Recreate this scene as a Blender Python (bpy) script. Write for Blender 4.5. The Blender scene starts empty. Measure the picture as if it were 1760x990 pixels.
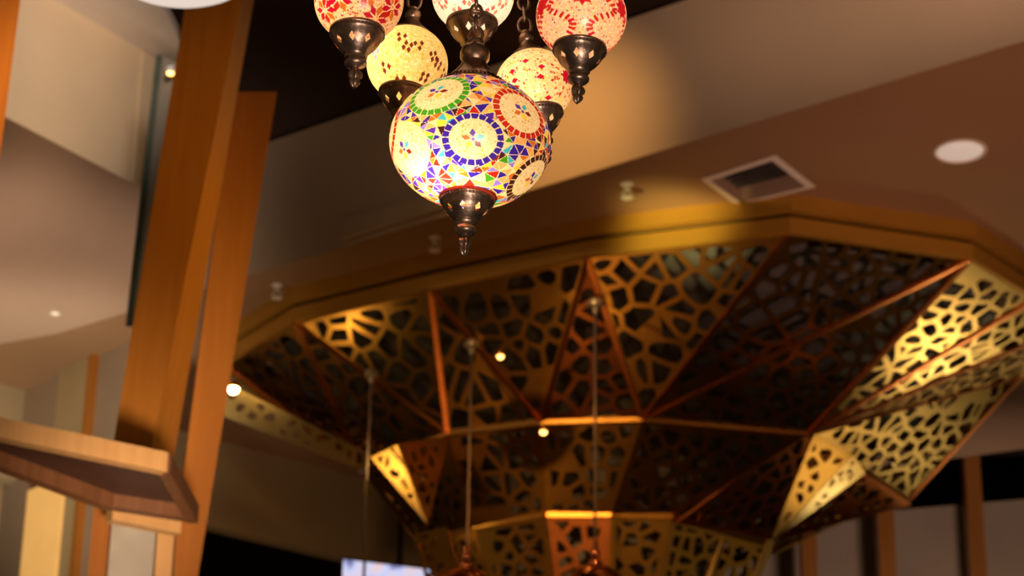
import bpy, bmesh, math, random
import numpy as np
from mathutils import Vector, Matrix
from mathutils.geometry import tessellate_polygon

sc = bpy.context.scene
COL = sc.collection
R = math.radians
random.seed(7)

# ------------------------------------------------------------------ camera
F = 1760 * 85 / 36.0
PITCH, ROLL = R(23.0), 0.016
CAMZ = 1.5
_f = Vector((0, math.cos(PITCH), math.sin(PITCH)))
_u0 = Vector((0, -math.sin(PITCH), math.cos(PITCH)))
_r0 = Vector((1, 0, 0))
CR = _r0 * math.cos(ROLL) + _u0 * math.sin(ROLL)
CU = _u0 * math.cos(ROLL) - _r0 * math.sin(ROLL)
cd = bpy.data.cameras.new('camera')
cam = bpy.data.objects.new('camera', cd)
COL.objects.link(cam)
cam.matrix_world = Matrix((
    (CR.x, CU.x, -_f.x, 0), (CR.y, CU.y, -_f.y, 0), (CR.z, CU.z, -_f.z, CAMZ), (0, 0, 0, 1)))
cd.lens, cd.sensor_width = 85, 36
cd.dof.use_dof = True
cd.dof.focus_distance = 3.66
cd.dof.aperture_fstop = 7.5
cd.clip_end = 200
sc.camera = cam


def ray(px, py):
    return _f + CR * ((px - 880) / F) + CU * ((495 - py) / F)


def at_z(px, py, z):                      # point at absolute height z
    d = ray(px, py)
    return Vector((0, 0, CAMZ)) + d * ((z - CAMZ) / d.z)


def at_y(px, py, Y):                      # point at distance Y in front
    d = ray(px, py)
    return Vector((0, 0, CAMZ)) + d * (Y / d.y)


# ------------------------------------------------------------------ light of the room
sc.view_settings.view_transform = 'Standard'
sc.view_settings.look = 'None'
sc.view_settings.gamma = 1
sc.view_settings.exposure = 0.0
sc.view_settings.use_curve_mapping = False
w = bpy.data.worlds.new('world')
sc.world = w
w.use_nodes = True
w.node_tree.nodes['Background'].inputs[0].default_value = (1.0, 0.68, 0.28, 1)
w.node_tree.nodes['Background'].inputs[1].default_value = 0.085


def aim(o, target):
    o.rotation_euler = (Vector(target) - o.location).to_track_quat('-Z', 'Y').to_euler()


def spot(loc, target, power, col, size=60, blend=0.8, rad=0.1):
    l = bpy.data.lights.new('spot_beam', 'SPOT')
    l.energy, l.color, l.spot_size, l.spot_blend, l.shadow_soft_size = power, col, R(size), blend, rad
    o = bpy.data.objects.new('spot_beam', l)
    COL.objects.link(o)
    o.location = loc
    aim(o, target)
    return o


ZS, ZD = 6.8, 7.6                          # soffit and dark upper ceiling
# added spots without fixtures, each aimed to brighten one surface
_b0, _b1 = at_z(950, 315, ZS), at_z(1760, 70, ZS)      # the long bulkhead's lower edge
_bd = (_b1 - _b0).normalized()
_bn = Vector((_bd.y, -_bd.x, 0))
_bn = _bn if _bn.y < 0 else -_bn
SPOTS = [
    [(_b0 + _bd * q + _bn * 2.0 + Vector((0, 0, .70)), _b0 + _bd * q + Vector((0, 0, .72)), p, (1, .64, .42), 62, 1, .05)
     for q, p in ((-.7, 6), (.6, 12), (1.2, 17), (1.8, 29), (2.4, 42), (3.0, 52), (3.6, 78), (4.3, 115))],   # added row of unseen spots washing the bulkhead
    (at_z(985, 280, ZS) + Vector((-.62, -.72, .55)), at_z(985, 262, 6.98), 58, (1, .52, .15), 76, 1, .05),
    ((-1.3, 8.6, 7.0), at_z(70, 150, 7.2), 92, (1, .84, .72), 52, 1, .2),         # cream bulkhead
    ((-4.2, 10.6, 1.0), at_z(40, 430, 6.8), 700, (1, .70, .50), 26, 1, .4),       # beige ceiling from below
    ((-0.3, 4.5, 2.2), at_y(220, 850, 8.2), 1250, (1, .74, .50), 19, 1, .3),      # collar and foot of the columns
    ((0.0, 4.0, 5.4), at_y(320, 360, 8.2), 285, (1, .52, .10), 30, 1, .3),        # columns higher up
    ((4.2, 6.0, 5.6), at_y(350, 470, 8.2), 640, (1, .60, .10), 16, 1, .3),
    ((-1.0, 9.0, 4.6), at_z(1165, 392, 6.7), 900, (1, .80, .24), 11, 1, .1),      # gold fascia
    ((4.9, 16.0, 3.9), at_y(1750, 590, 12.8), 150, (1, .72, .34), 27, 1, .2),    # right flank and fin of the canopy
    ((4.4, 14.6, 4.0), at_y(1490, 600, 12.2), 14, (1, .62, .24), 34, 1, .15),
    ((-1.2, 11.3, 2.0), at_y(960, 800, 12.4), 30, (1, .46, .13), 60, 1, .1),       # canopy front
    ((-.1, 8.2, 6.2), at_y(1000, 920, 12.6), 480, (1, .46, .13), 24, 1, .1),
    ((-1.46, 7.2, 4.1), at_y(1400, 815, 12.15), 22, (1, .56, .16), 6, .8, .1),    # the bright fin, left face
    ((4.7, 15.95, 3.9), at_y(1432, 845, 12.2), 10, (1, .80, .46), 7, .8, .1),     # the bright fin, right face
    ((-2.9, 13.1, 5.2), at_y(670, 830, 12.7), 9, (1, .50, .12), 30, 1, .1),
    ((3.0, 12.0, 2.2), at_y(1650, 930, 17), 560, (1, .76, .64), 50, 1, .3),       # rear wall at the right
    ((3.4, 6.5, 1.0), at_z(1660, 230, 6.8), 760, (1, .52, .34), 31, 1, .5),       # brown ceiling at the right
    ((0.3, 7.5, 1.2), at_z(840, 400, 6.8), 70, (1, .42, .12), 24, 1, .5),         # brown ceiling in the middle
    ((-1.8, 11.2, 2.5), at_y(520, 840, 15.3), 130, (1, .55, .26), 40, 1, .3),     # rear bulkhead at the left
    ((-0.9, 4.0, 3.4), at_y(10, 150, 7.0), 1100, (1, .60, .33), 14, 1, .2),       # left edge column
    ((0.5, 1.0, 1.0), at_y(810, 160, 3.3), 190, (1, .80, .68), 30, 1, .3),        # metalwork of the lamps
    ((-2.7, 11.0, 3.4), at_y(40, 780, 13.2), 430, (1, .82, .58), 42, 1, .3),      # panelled wall at the left
]
for a_ in SPOTS:
    for b_ in (a_ if isinstance(a_, list) else [a_]):
        spot(*b_)


# ------------------------------------------------------------------ materials
def mat(name, col, rough=.6, metal=0.0, var=.12, scale=6.0, bump=0.0, spec=.5, emit=None, estr=0.0):
    m = bpy.data.materials.new(name)
    m.use_nodes = True
    nt = m.node_tree
    b = nt.nodes['Principled BSDF']
    b.inputs['Roughness'].default_value = rough
    b.inputs['Metallic'].default_value = metal
    b.inputs['Specular IOR Level'].default_value = spec
    tc = nt.nodes.new('ShaderNodeTexCoord')
    no = nt.nodes.new('ShaderNodeTexNoise')
    no.inputs['Scale'].default_value = scale
    no.inputs['Detail'].default_value = 4
    nt.links.new(tc.outputs['Object'], no.inputs['Vector'])
    rp = nt.nodes.new('ShaderNodeValToRGB')
    rp.color_ramp.elements[0].position = .3
    rp.color_ramp.elements[1].position = .7
    rp.color_ramp.elements[0].color = tuple(c * (1 - var) for c in col) + (1,)
    rp.color_ramp.elements[1].color = tuple(min(1, c * (1 + var)) for c in col) + (1,)
    nt.links.new(no.outputs['Fac'], rp.inputs['Fac'])
    nt.links.new(rp.outputs['Color'], b.inputs['Base Color'])
    if bump:
        bp = nt.nodes.new('ShaderNodeBump')
        bp.inputs['Strength'].default_value = bump
        bp.inputs['Distance'].default_value = .01
        nt.links.new(no.outputs['Fac'], bp.inputs['Height'])
        nt.links.new(bp.outputs['Normal'], b.inputs['Normal'])
    if emit:
        b.inputs['Emission Color'].default_value = emit + (1,)
        b.inputs['Emission Strength'].default_value = estr
    return m


def wood(name, c1, c2, rough=.42):
    m = mat(name, c1, rough)
    nt = m.node_tree
    no = [n for n in nt.nodes if n.type == 'TEX_NOISE'][0]
    rp = [n for n in nt.nodes if n.type == 'VALTORGB'][0]
    mp = nt.nodes.new('ShaderNodeMapping')
    mp.inputs['Scale'].default_value = (14, 14, .8)
    tc = [n for n in nt.nodes if n.type == 'TEX_COORD'][0]
    nt.links.new(tc.outputs['Object'], mp.inputs['Vector'])
    nt.links.new(mp.outputs['Vector'], no.inputs['Vector'])
    no.inputs['Scale'].default_value = 2
    rp.color_ramp.elements[0].color = c1 + (1,)
    rp.color_ramp.elements[1].color = c2 + (1,)
    return m


M = {
    'bulk': mat('warm_plaster', (.50, .38, .28), .75, var=.06, scale=1.5),
    'soffit': mat('brown_ceiling_paint', (.34, .20, .11), .7, var=.06, scale=1.2),
    'soffit_l': mat('beige_ceiling_paint', (.55, .40, .31), .7, var=.05, scale=1.2),
    'cream': mat('cream_plaster', (.72, .58, .40), .75, var=.06, scale=1.5),
    'white': mat('white_paint', (.85, .80, .76), .6, var=.02),
    'shade': mat('white_opal', (.9, .86, .82), .5, var=.02, emit=(1, .84, .72), estr=.75),
    'dark': mat('black_ceiling_paint', (.036, .022, .018), .9, var=.2, scale=1, spec=.1),
    'floor': wood('dark_timber_floor', (.10, .055, .03), (.16, .09, .05), .4),
    'olive': mat('taupe_plaster', (.42, .33, .21), .8, var=.05, scale=1.5),
    'tan': mat('tan_plaster', (.36, .25, .17), .8, var=.08, scale=2),
    'grey': mat('grey_stone', (.38, .33, .28), .7, var=.1, scale=8),
    'greyp': mat('grey_wall_panel', (.38, .28, .20), .8, var=.06, scale=3),
    'tanp': mat('beige_wall_panel', (.48, .36, .20), .8, var=.06, scale=3),
    'wood': wood('orange_laminate', (.42, .15, .022), (.50, .19, .03), .4),
    'wood2': wood('dark_orange_laminate', (.30, .10, .018), (.38, .13, .024), .4),
    'brown': wood('brown_timber', (.13, .05, .02), (.19, .075, .03), .5),
    'recess_dark': wood('recess_shade_wood', (.045, .018, .012), (.07, .028, .018), .5),  # dark tone for the shaded recess of the collar
    'pine': wood('light_timber', (.52, .27, .10), (.60, .33, .13), .5),
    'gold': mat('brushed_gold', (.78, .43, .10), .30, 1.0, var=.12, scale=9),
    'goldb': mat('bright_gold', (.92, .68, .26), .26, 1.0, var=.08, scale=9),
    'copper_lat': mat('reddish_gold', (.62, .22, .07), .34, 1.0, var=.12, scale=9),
    'band': mat('satin_gold', (.62, .34, .05), .42, .45, var=.06, scale=4),
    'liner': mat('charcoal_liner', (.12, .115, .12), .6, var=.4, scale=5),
    'bronze': mat('antique_bronze', (.38, .25, .175), .36, .9, var=.35, scale=60, bump=.15),
    'bronze_d': mat('dark_bronze', (.30, .20, .145), .34, .9, var=.35, scale=60, bump=.15),
    'redglow': mat('painted_red_glow', (.62, .06, .03), .3, var=.05),  # red of the lamp's reflected glow, put into the colour
    'copper': mat('polished_copper', (.80, .30, .16), .14, 1.0, var=.05),
    'steel': mat('steel_rod', (.45, .34, .27), .3, 1.0, var=.05),
    'nickel': mat('brushed_nickel', (.85, .80, .74), .35, .6, var=.05),
    'black': mat('black_plastic', (.012, .012, .013), .4, var=.1),
    'glass': mat('green_glass_edge', (.10, .12, .09), .2, var=.2),
    'glassp': mat('grey_glass', (.34, .30, .24), .25, var=.05),
    'amber': mat('amber_backlit_panel', (.6, .4, .15), .6, emit=(1, .50, .13), estr=.55),
    'lens': mat('lamp_lens', (1, .9, .7), .5, emit=(1, .62, .2), estr=90),
    'lens_s': mat('small_lamp_lens', (1, .9, .7), .5, emit=(1, .50, .12), estr=6),
    'lens_w': mat('downlight_diffuser', (.85, .78, .72), .5, var=.02, emit=(1, .86, .76), estr=.33),
    'lens_d': mat('dim_lens', (.85, .78, .72), .5, var=.02, emit=(1, .75, .5), estr=.7),
}
# television picture
m = bpy.data.materials.new('television_picture')
m.use_nodes = True
nt = m.node_tree
b = nt.nodes['Principled BSDF']
tc = nt.nodes.new('ShaderNodeTexCoord')
no = nt.nodes.new('ShaderNodeTexNoise')
no.inputs['Scale'].default_value = 7
nt.links.new(tc.outputs['Object'], no.inputs['Vector'])
rp = nt.nodes.new('ShaderNodeValToRGB')
e = rp.color_ramp.elements
e[0].position, e[0].color = .30, (.10, .08, .30, 1)
e[1].position, e[1].color = .62, (.85, .62, .66, 1)
k = e.new(.48)
k.color = (.62, .66, .95, 1)
nt.links.new(no.outputs['Fac'], rp.inputs['Fac'])
nt.links.new(rp.outputs['Color'], b.inputs['Emission Color'])
b.inputs['Emission Strength'].default_value = 1.0
b.inputs['Base Color'].default_value = (.02, .02, .03, 1)
M['tv'] = m


# ------------------------------------------------------------------ object helpers
def mesh_obj(name, verts, faces, material, parent=None, smooth=False, mats=None, midx=None):
    me = bpy.data.meshes.new(name)
    me.from_pydata([tuple(v) for v in verts], [], faces)
    for mm in (mats or [material]):
        me.materials.append(mm)
    if midx is not None:
        me.polygons.foreach_set('material_index', midx)
    bm = bmesh.new()
    bm.from_mesh(me)
    bmesh.ops.recalc_face_normals(bm, faces=bm.faces)
    bm.to_mesh(me)
    bm.free()
    if smooth:
        me.polygons.foreach_set('use_smooth', [True] * len(me.polygons))
    me.update()
    o = bpy.data.objects.new(name, me)
    COL.objects.link(o)
    if parent:
        o.parent = parent
    return o


def tag(o, label, cat, group=None):
    o['label'], o['category'] = label, cat
    if group:
        o['group'] = group
    return o


def struct(o):
    o['kind'] = 'structure'
    return o


def thing(name, loc, label, cat, group=None):
    o = bpy.data.objects.new(name, None)
    o.empty_display_size = .1
    COL.objects.link(o)
    o.location = loc
    return tag(o, label, cat, group)


class MB:
    def __init__(s):
        s.v, s.f = [], []

    def add(s, v, f):
        k = len(s.v)
        s.v += [Vector(p) for p in v]
        s.f += [tuple(i + k for i in q) for q in f]
        return s

    def loft(s, a, b):                     # two matching polygons
        n = len(a)
        return s.add(list(a) + list(b), [tuple(range(n))[::-1], tuple(range(n, 2 * n))] +
                     [(i, (i + 1) % n, n + (i + 1) % n, n + i) for i in range(n)])

    def prism(s, poly, z0, z1):
        return s.loft([(p[0], p[1], z0) for p in poly], [(p[0], p[1], z1) for p in poly])

    def bar(s, a, b, w, h, up=(0, 0, 1)):  # box beam along a-b
        a, b = Vector(a), Vector(b)
        d = (b - a).normalized()
        sd = d.cross(Vector(up))
        if sd.length < 1e-4:
            sd = d.cross(Vector((0, 1, 0)))
        sd.normalize()
        u = sd.cross(d)
        q = [sd * (w / 2) + u * (h / 2), -sd * (w / 2) + u * (h / 2), -sd * (w / 2) - u * (h / 2), sd * (w / 2) - u * (h / 2)]
        return s.loft([a + t for t in q], [b + t for t in q])

    def tube(s, pts, r, n=10, closed=False):
        pts = [Vector(p) for p in pts]
        rings = []
        m_ = len(pts)
        for i, p in enumerate(pts):
            if closed:
                t = pts[(i + 1) % m_] - pts[i - 1]
            else:
                t = pts[min(i + 1, m_ - 1)] - pts[max(i - 1, 0)]
            t.normalize()
            x = t.cross(Vector((0.31, .2, .93)))
            if x.length < .05:
                x = t.cross(Vector((1, 0, 0)))
            x.normalize()
            y = t.cross(x)
            rr = r[i] if isinstance(r, (list, tuple)) else r
            rings.append([p + (x * math.cos(a) + y * math.sin(a)) * rr for a in [2 * math.pi * j / n for j in range(n)]])
        v = [q for rg in rings for q in rg]
        f = []
        for i in range(m_ if closed else m_ - 1):
            i2 = (i + 1) % m_
            for j in range(n):
                f.append((i * n + j, i * n + (j + 1) % n, i2 * n + (j + 1) % n, i2 * n + j))
        if not closed:
            f += [tuple(range(n))[::-1], tuple(range((m_ - 1) * n, m_ * n))]
        return s.add(v, f)

    def lathe(s, prof, n=40, c=(0, 0, 0), flute=None, caps=True):
        c = Vector(c)
        v, f = [], []
        for i, (r, z) in enumerate(prof):
            for j in range(n):
                a = 2 * math.pi * j / n
                rr = r
                if flute and flute[0] <= i <= flute[1]:
                    rr = r * (1 + flute[3] * math.cos(a * flute[2]))
                v.append(c + Vector((rr * math.cos(a), rr * math.sin(a), z)))
        for i in range(len(prof) - 1):
            for j in range(n):
                f.append((i * n + j, i * n + (j + 1) % n, (i + 1) * n + (j + 1) % n, (i + 1) * n + j))
        if caps and prof[0][0] > 1e-5:
            f.append(tuple(range(n))[::-1])
        if caps and prof[-1][0] > 1e-5:
            f.append(tuple(range((len(prof) - 1) * n, len(prof) * n)))
        return s.add(v, f)

    def build(s, name, material, parent=None, smooth=False, xf=None):
        v = s.v if xf is None else [xf @ p for p in s.v]
        return mesh_obj(name, v, s.f, material, parent, smooth)


def autosmooth(o, ang=40):
    me = o.data
    bm = bmesh.new()
    bm.from_mesh(me)
    bmesh.ops.remove_doubles(bm, verts=bm.verts, dist=1e-6)
    for e in bm.edges:
        e.smooth = not (len(e.link_faces) == 2 and e.calc_face_angle(0) > R(ang))
    for f in bm.faces:
        f.smooth = True
    bm.to_mesh(me)
    bm.free()
    return o


# ------------------------------------------------------------------ perforated sheet metal
def clip(poly, n, c):                       # keep points with n.p <= c
    out = []
    for i in range(len(poly)):
        a, b = poly[i - 1], poly[i]
        da, db = n[0] * a[0] + n[1] * a[1] - c, n[0] * b[0] + n[1] * b[1] - c
        if (da <= 0) != (db <= 0):
            t = da / (da - db)
            out.append((a[0] + (b[0] - a[0]) * t, a[1] + (b[1] - a[1]) * t))
        if db <= 0:
            out.append(b)
    return out


def area(p):
    return sum(p[i - 1][0] * p[i][1] - p[i][0] * p[i - 1][1] for i in range(len(p))) / 2


def lattice(corners, name, material, parent, spacing=.11, bar=.03, thick=.008, border=.035, keep=.92, jit=.32, seed=0, stretch=1.0):
    rnd = random.Random(seed)
    c = [Vector(p) for p in corners]
    n = (c[1] - c[0]).cross(c[2] - c[0]).normalized()
    if len(c) == 4:
        n = (c[2] - c[0]).cross(c[3] - c[1]).normalized()
    o = sum(c, Vector()) / len(c)
    e1 = (c[1] - c[0]).normalized()
    e1 = (e1 - n * e1.dot(n)).normalized()
    e2 = n.cross(e1)
    P = [((p - o).dot(e1), (p - o).dot(e2)) for p in c]
    if area(P) < 0:
        P.reverse()
    inner = P[:]
    for i in range(len(P)):
        a, b = P[i - 1], P[i]
        dx, dy = b[0] - a[0], b[1] - a[1]
        L = math.hypot(dx, dy)
        nx, ny = dy / L, -dx / L
        inner = clip(inner, (nx, ny), nx * a[0] + ny * a[1] - border)
        if len(inner) < 3:
            break
    holes = []
    if len(inner) >= 3:
        xs, ys = [p[0] for p in inner], [p[1] for p in inner]
        seeds = []
        y, row = min(ys) - spacing, 0
        while y < max(ys) + spacing:
            x = min(xs) - spacing + (row % 2) * spacing / 2
            while x < max(xs) + spacing:
                seeds.append((x + rnd.uniform(-jit, jit) * spacing, y + rnd.uniform(-jit, jit) * spacing))
                x += spacing * stretch
            y += spacing * .86
            row += 1
        for s in seeds:
            poly = inner
            for t in seeds:
                if t is s:
                    continue
                dx, dy = t[0] - s[0], t[1] - s[1]
                L = math.hypot(dx, dy)
                if L > spacing * 2.6:
                    continue
                nx, ny = dx / L, dy / L
                poly = clip(poly, (nx, ny), nx * (s[0] + t[0]) / 2 + ny * (s[1] + t[1]) / 2 - bar / 2)
                if len(poly) < 3:
                    break
            if len(poly) < 3 or abs(area(poly)) < .10 * spacing * spacing or rnd.random() > keep:
                continue
            q = [poly[0]]
            for p in poly[1:]:
                if math.hypot(p[0] - q[-1][0], p[1] - q[-1][1]) > spacing * .06:
                    q.append(p)
            if math.hypot(q[0][0] - q[-1][0], q[0][1] - q[-1][1]) < spacing * .06:
                q.pop()
            if len(q) < 3:
                continue
            if rnd.random() < .2:           # round the corners of half the openings
                q = [z for i in range(len(q)) for z in (
                    (q[i - 1][0] * .3 + q[i][0] * .7, q[i - 1][1] * .3 + q[i][1] * .7),
                    (q[i][0] * .7 + q[(i + 1) % len(q)][0] * .3, q[i][1] * .7 + q[(i + 1) % len(q)][1] * .3))]
            holes.append(q)
    loops = [P] + holes
    tris = tessellate_polygon([[Vector((p[0], p[1], 0)) for p in l] for l in loops])
    flat = [p for l in loops for p in l]
    N = len(flat)
    v = [o + e1 * p[0] + e2 * p[1] + n * (thick / 2) for p in flat] + [o + e1 * p[0] + e2 * p[1] - n * (thick / 2) for p in flat]
    f = [tuple(t) for t in tris] + [tuple(N + i for i in t)[::-1] for t in tris]
    k = 0
    for l in loops:
        m_ = len(l)
        f += [(k + i, k + (i + 1) % m_, N + k + (i + 1) % m_, N + k + i) for i in range(m_)]
        k += m_
    return mesh_obj(name, v, f, material, parent)


# ------------------------------------------------------------------ the setting
fl = MB().add([(-14, -6, 0), (14, -6, 0), (14, 24, 0), (-14, 24, 0), (-14, -6, -.1), (14, -6, -.1), (14, 24, -.1), (-14, 24, -.1)],
              [(0, 1, 2, 3), (7, 6, 5, 4), (0, 4, 5, 1), (1, 5, 6, 2), (2, 6, 7, 3), (3, 7, 4, 0)])
struct(fl.build('floor', M['floor']))
A0, A1 = at_z(950, 315, ZS), at_z(1760, 70, ZS)
du = (A1 - A0).normalized()
AL, AR = A0 - du * 3.6, A1 + du * 2.5      # long bulkhead line, left end and right end
LB0, LB1 = at_z(360, 905, 6.2), at_z(700, 985, 6.2)
dl = (LB1 - LB0).normalized()
LBL, LBR = LB0 - dl * 2.2, LB1 + dl * 1.2
RB0, RB1 = at_z(1640, 787, ZS), at_z(1760, 771, ZS)
dr = (RB1 - RB0).normalized()
RBL, RBR = RB0 - dr * 2.0, RB1 + dr * 2.5
nrm = Vector((du.y, -du.x, 0))             # towards the camera
if nrm.y > 0:
    nrm = -nrm
back = -nrm * .12
struct(MB().prism([AL, AR, AR + back, AL + back], ZS, ZD).build('wall_bulkhead', M['bulk']))
VQ = [at_z(px, py, ZS) for px, py in [(1205, 305), (1332, 264), (1402, 318), (1268, 351)]]   # air vent corners
VC = sum(VQ, Vector()) / 4
_lip = nrm * -.002
cl_loops = [[AL + _lip, AR + _lip, RBR, RBL, LBR, LBL], [VC + (p - VC) * .86 for p in VQ]]
cl_tri = tessellate_polygon([[Vector((p.x, p.y, 0)) for p in l] for l in cl_loops])
cl_flat = [p for l in cl_loops for p in l]
cl = MB()
cl.add([(p.x, p.y, ZS - .003) for p in cl_flat] + [(p.x, p.y, ZS + .1) for p in cl_flat],
       [tuple(t) for t in cl_tri] + [tuple(q + 10 for q in t) for t in cl_tri] +
       [(q, (q + 1) % 6, 10 + (q + 1) % 6, 10 + q) for q in range(6)] + [(6 + q, 6 + (q + 1) % 4, 16 + (q + 1) % 4, 16 + q) for q in range(4)])
struct(cl.build('ceiling', M['soffit']))
struct(MB().prism([LBL, LBR, LBR + Vector((0, .12, 0)), LBL + Vector((0, .12, 0))], 6.2, ZS + .1).build('wall_rear_bulkhead', M['olive']))
struct(MB().prism([(-14, 1.5), (14, 1.5), (14, 24), (-14, 24)], ZD + .02, ZD + .12).build('ceiling_upper', M['dark']))
struct(MB().prism([(-14, 19.5), (14, 19.5), (14, 19.7), (-14, 19.7)], 0, ZD).build('wall_back', M['dark']))
# tan partition at the right, behind the posts
t0, t1 = at_y(1200, 905, 17), at_y(1760, 862, 17)
struct(MB().loft([(t0.x, 17, 0), (7, 17, 0), (7, 17.15, 0), (t0.x, 17.15, 0)],
                 [(t0.x, 17, t0.z), (7, 17, t1.z + .35), (7, 17.15, t1.z + .35), (t0.x, 17.15, t0.z)]).build('wall_right', M['tan']))
# trim strip low on the long bulkhead
S0, S1 = A0 - du * 1.38 + nrm * .02, A0 - du * .3 + nrm * .02
struct(MB().bar(S0 + Vector((0, 0, .085)), S1 + Vector((0, 0, .085)), .03, .10).build('trim_bulkhead', M['bulk']))

# left hand side: cream bulkhead, its ceiling, the panelled wall
C0, C1 = at_z(-160, 112, ZS), at_z(262, 332, ZS)
dc = (C1 - C0).normalized()
nc = Vector((dc.y, -dc.x, 0))
struct(MB().prism([C0, C1, C1 - nc * .1, C0 - nc * .1], ZS, ZD).build('wall_left_bulkhead', M['cream']))
E0, E1 = at_z(-120, 748, ZS), at_z(262, 567, ZS)
struct(MB().prism([C0 - nc * .003, C1 - nc * .003, E1, E0], ZS - .002, ZS + .1).build('ceiling_left', M['soffit_l']))
# white ceiling with a rounded edge above it
arc = [at_z(px, py, ZD) for px, py in [(-160, -90), (190, -120), (262, -30), (292, 20), (306, 48), (312, 78), (308, 112), (292, 130), (240, 95)]]
struct(MB().prism(arc, ZD - .04, ZD + .015).build('ceiling_white', M['white']))
# corner pilaster
p0 = C1 - dc * .03 + nc * .012
struct(MB().prism([p0 - dc * .13, p0, p0 - nc * .06, p0 - dc * .13 - nc * .06], ZS, ZD - .05).build('trim_pilaster', M['cream']))
# panelled wall under the left ceiling
de = (E1 - E0).normalized()
ne = Vector((de.y, -de.x, 0))
L = (E1 - E0).length
struct(MB().prism([E0, E1, E1 - ne * .1, E0 - ne * .1], 0, ZS).build('wall_left', M['greyp']))
k = 0


def along(px, py):                          # distance along the panelled wall seen at a pixel
    d = ray(px, py)
    den = d.x * ne.x + d.y * ne.y
    t = (E0.x * ne.x + E0.y * ne.y) / den
    p = Vector((0, 0, CAMZ)) + d * t
    return (Vector((p.x, p.y, 0)) - Vector((E0.x, E0.y, 0))).dot(de), p.z


def wall_panel(x0, x1, y0, y1, material, label, dep=.03):
    ym = (y0 + y1) / 2
    (a, _), (b_, _) = along(x0, ym), along(x1, ym)
    z1, z0 = along(x0, y0)[1], along(x1, y1)[1]
    q0, q1 = E0 + de * a, E0 + de * b_
    o = MB().prism([q0, q1, q1 + ne * dep, q0 + ne * dep], z0, min(z1, ZS - .002)).build('wall_panel', material)
    tag(o, label, 'wall panel', 'upright panels on the left wall')


# ------------------------------------------------------------------ mosaic lamps
def unit(v):
    v = np.asarray(v, float)
    return v / np.linalg.norm(v)


def frame_at(c):
    c = unit(c)
    e1 = np.cross([0, 0, 1], c)
    if np.linalg.norm(e1) < 1e-3:
        e1 = np.array([1., 0, 0])
    e1 = unit(e1)
    return c, e1, np.cross(c, e1)


def poly_on(c, pts, rot=0.0):               # tangent polygon -> directions on the unit sphere
    c, e1, e2 = frame_at(c)
    ca, sa = math.cos(rot), math.sin(rot)
    return [unit(c + e1 * (x * ca - y * sa) + e2 * (x * sa + y * ca)) for x, y in pts]


def diamond(l, w_):
    return [(0, -l), (w_, 0), (0, l), (-w_, 0)]


class Mosaic:
    def __init__(s):
        s.t = []

    def tile(s, dirs, col):
        s.t.append((np.array(dirs), col))

    def flower(s, c, n, r0, r1, wd, cols, rot=0.0):
        for i in range(n):
            a = rot + 2 * math.pi * i / n
            m_ = (r0 + r1) / 2
            pts = [(r0, 0), (m_, -wd), (r1, 0), (m_, wd)]
            s.tile(poly_on(c, pts, a), cols[i % len(cols)])

    def ring(s, c, n, r0, r1, col, gap=.16):
        for i in range(n):
            a0, a1 = 2 * math.pi * (i + gap / 2) / n, 2 * math.pi * (i + 1 - gap / 2) / n
            t0_, t1_ = math.tan(r0), math.tan(r1)
            s.tile(poly_on(c, [(t0_ * math.cos(a0), t0_ * math.sin(a0)), (t1_ * math.cos(a0), t1_ * math.sin(a0)),
                               (t1_ * math.cos(a1), t1_ * math.sin(a1)), (t0_ * math.cos(a1), t0_ * math.sin(a1))]), col)

    def disc(s, c, r, col, n=24):
        t_ = math.tan(r)
        s.tile(poly_on(c, [(t_ * math.cos(2 * math.pi * i / n), t_ * math.sin(2 * math.pi * i / n)) for i in range(n)]), col)


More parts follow.
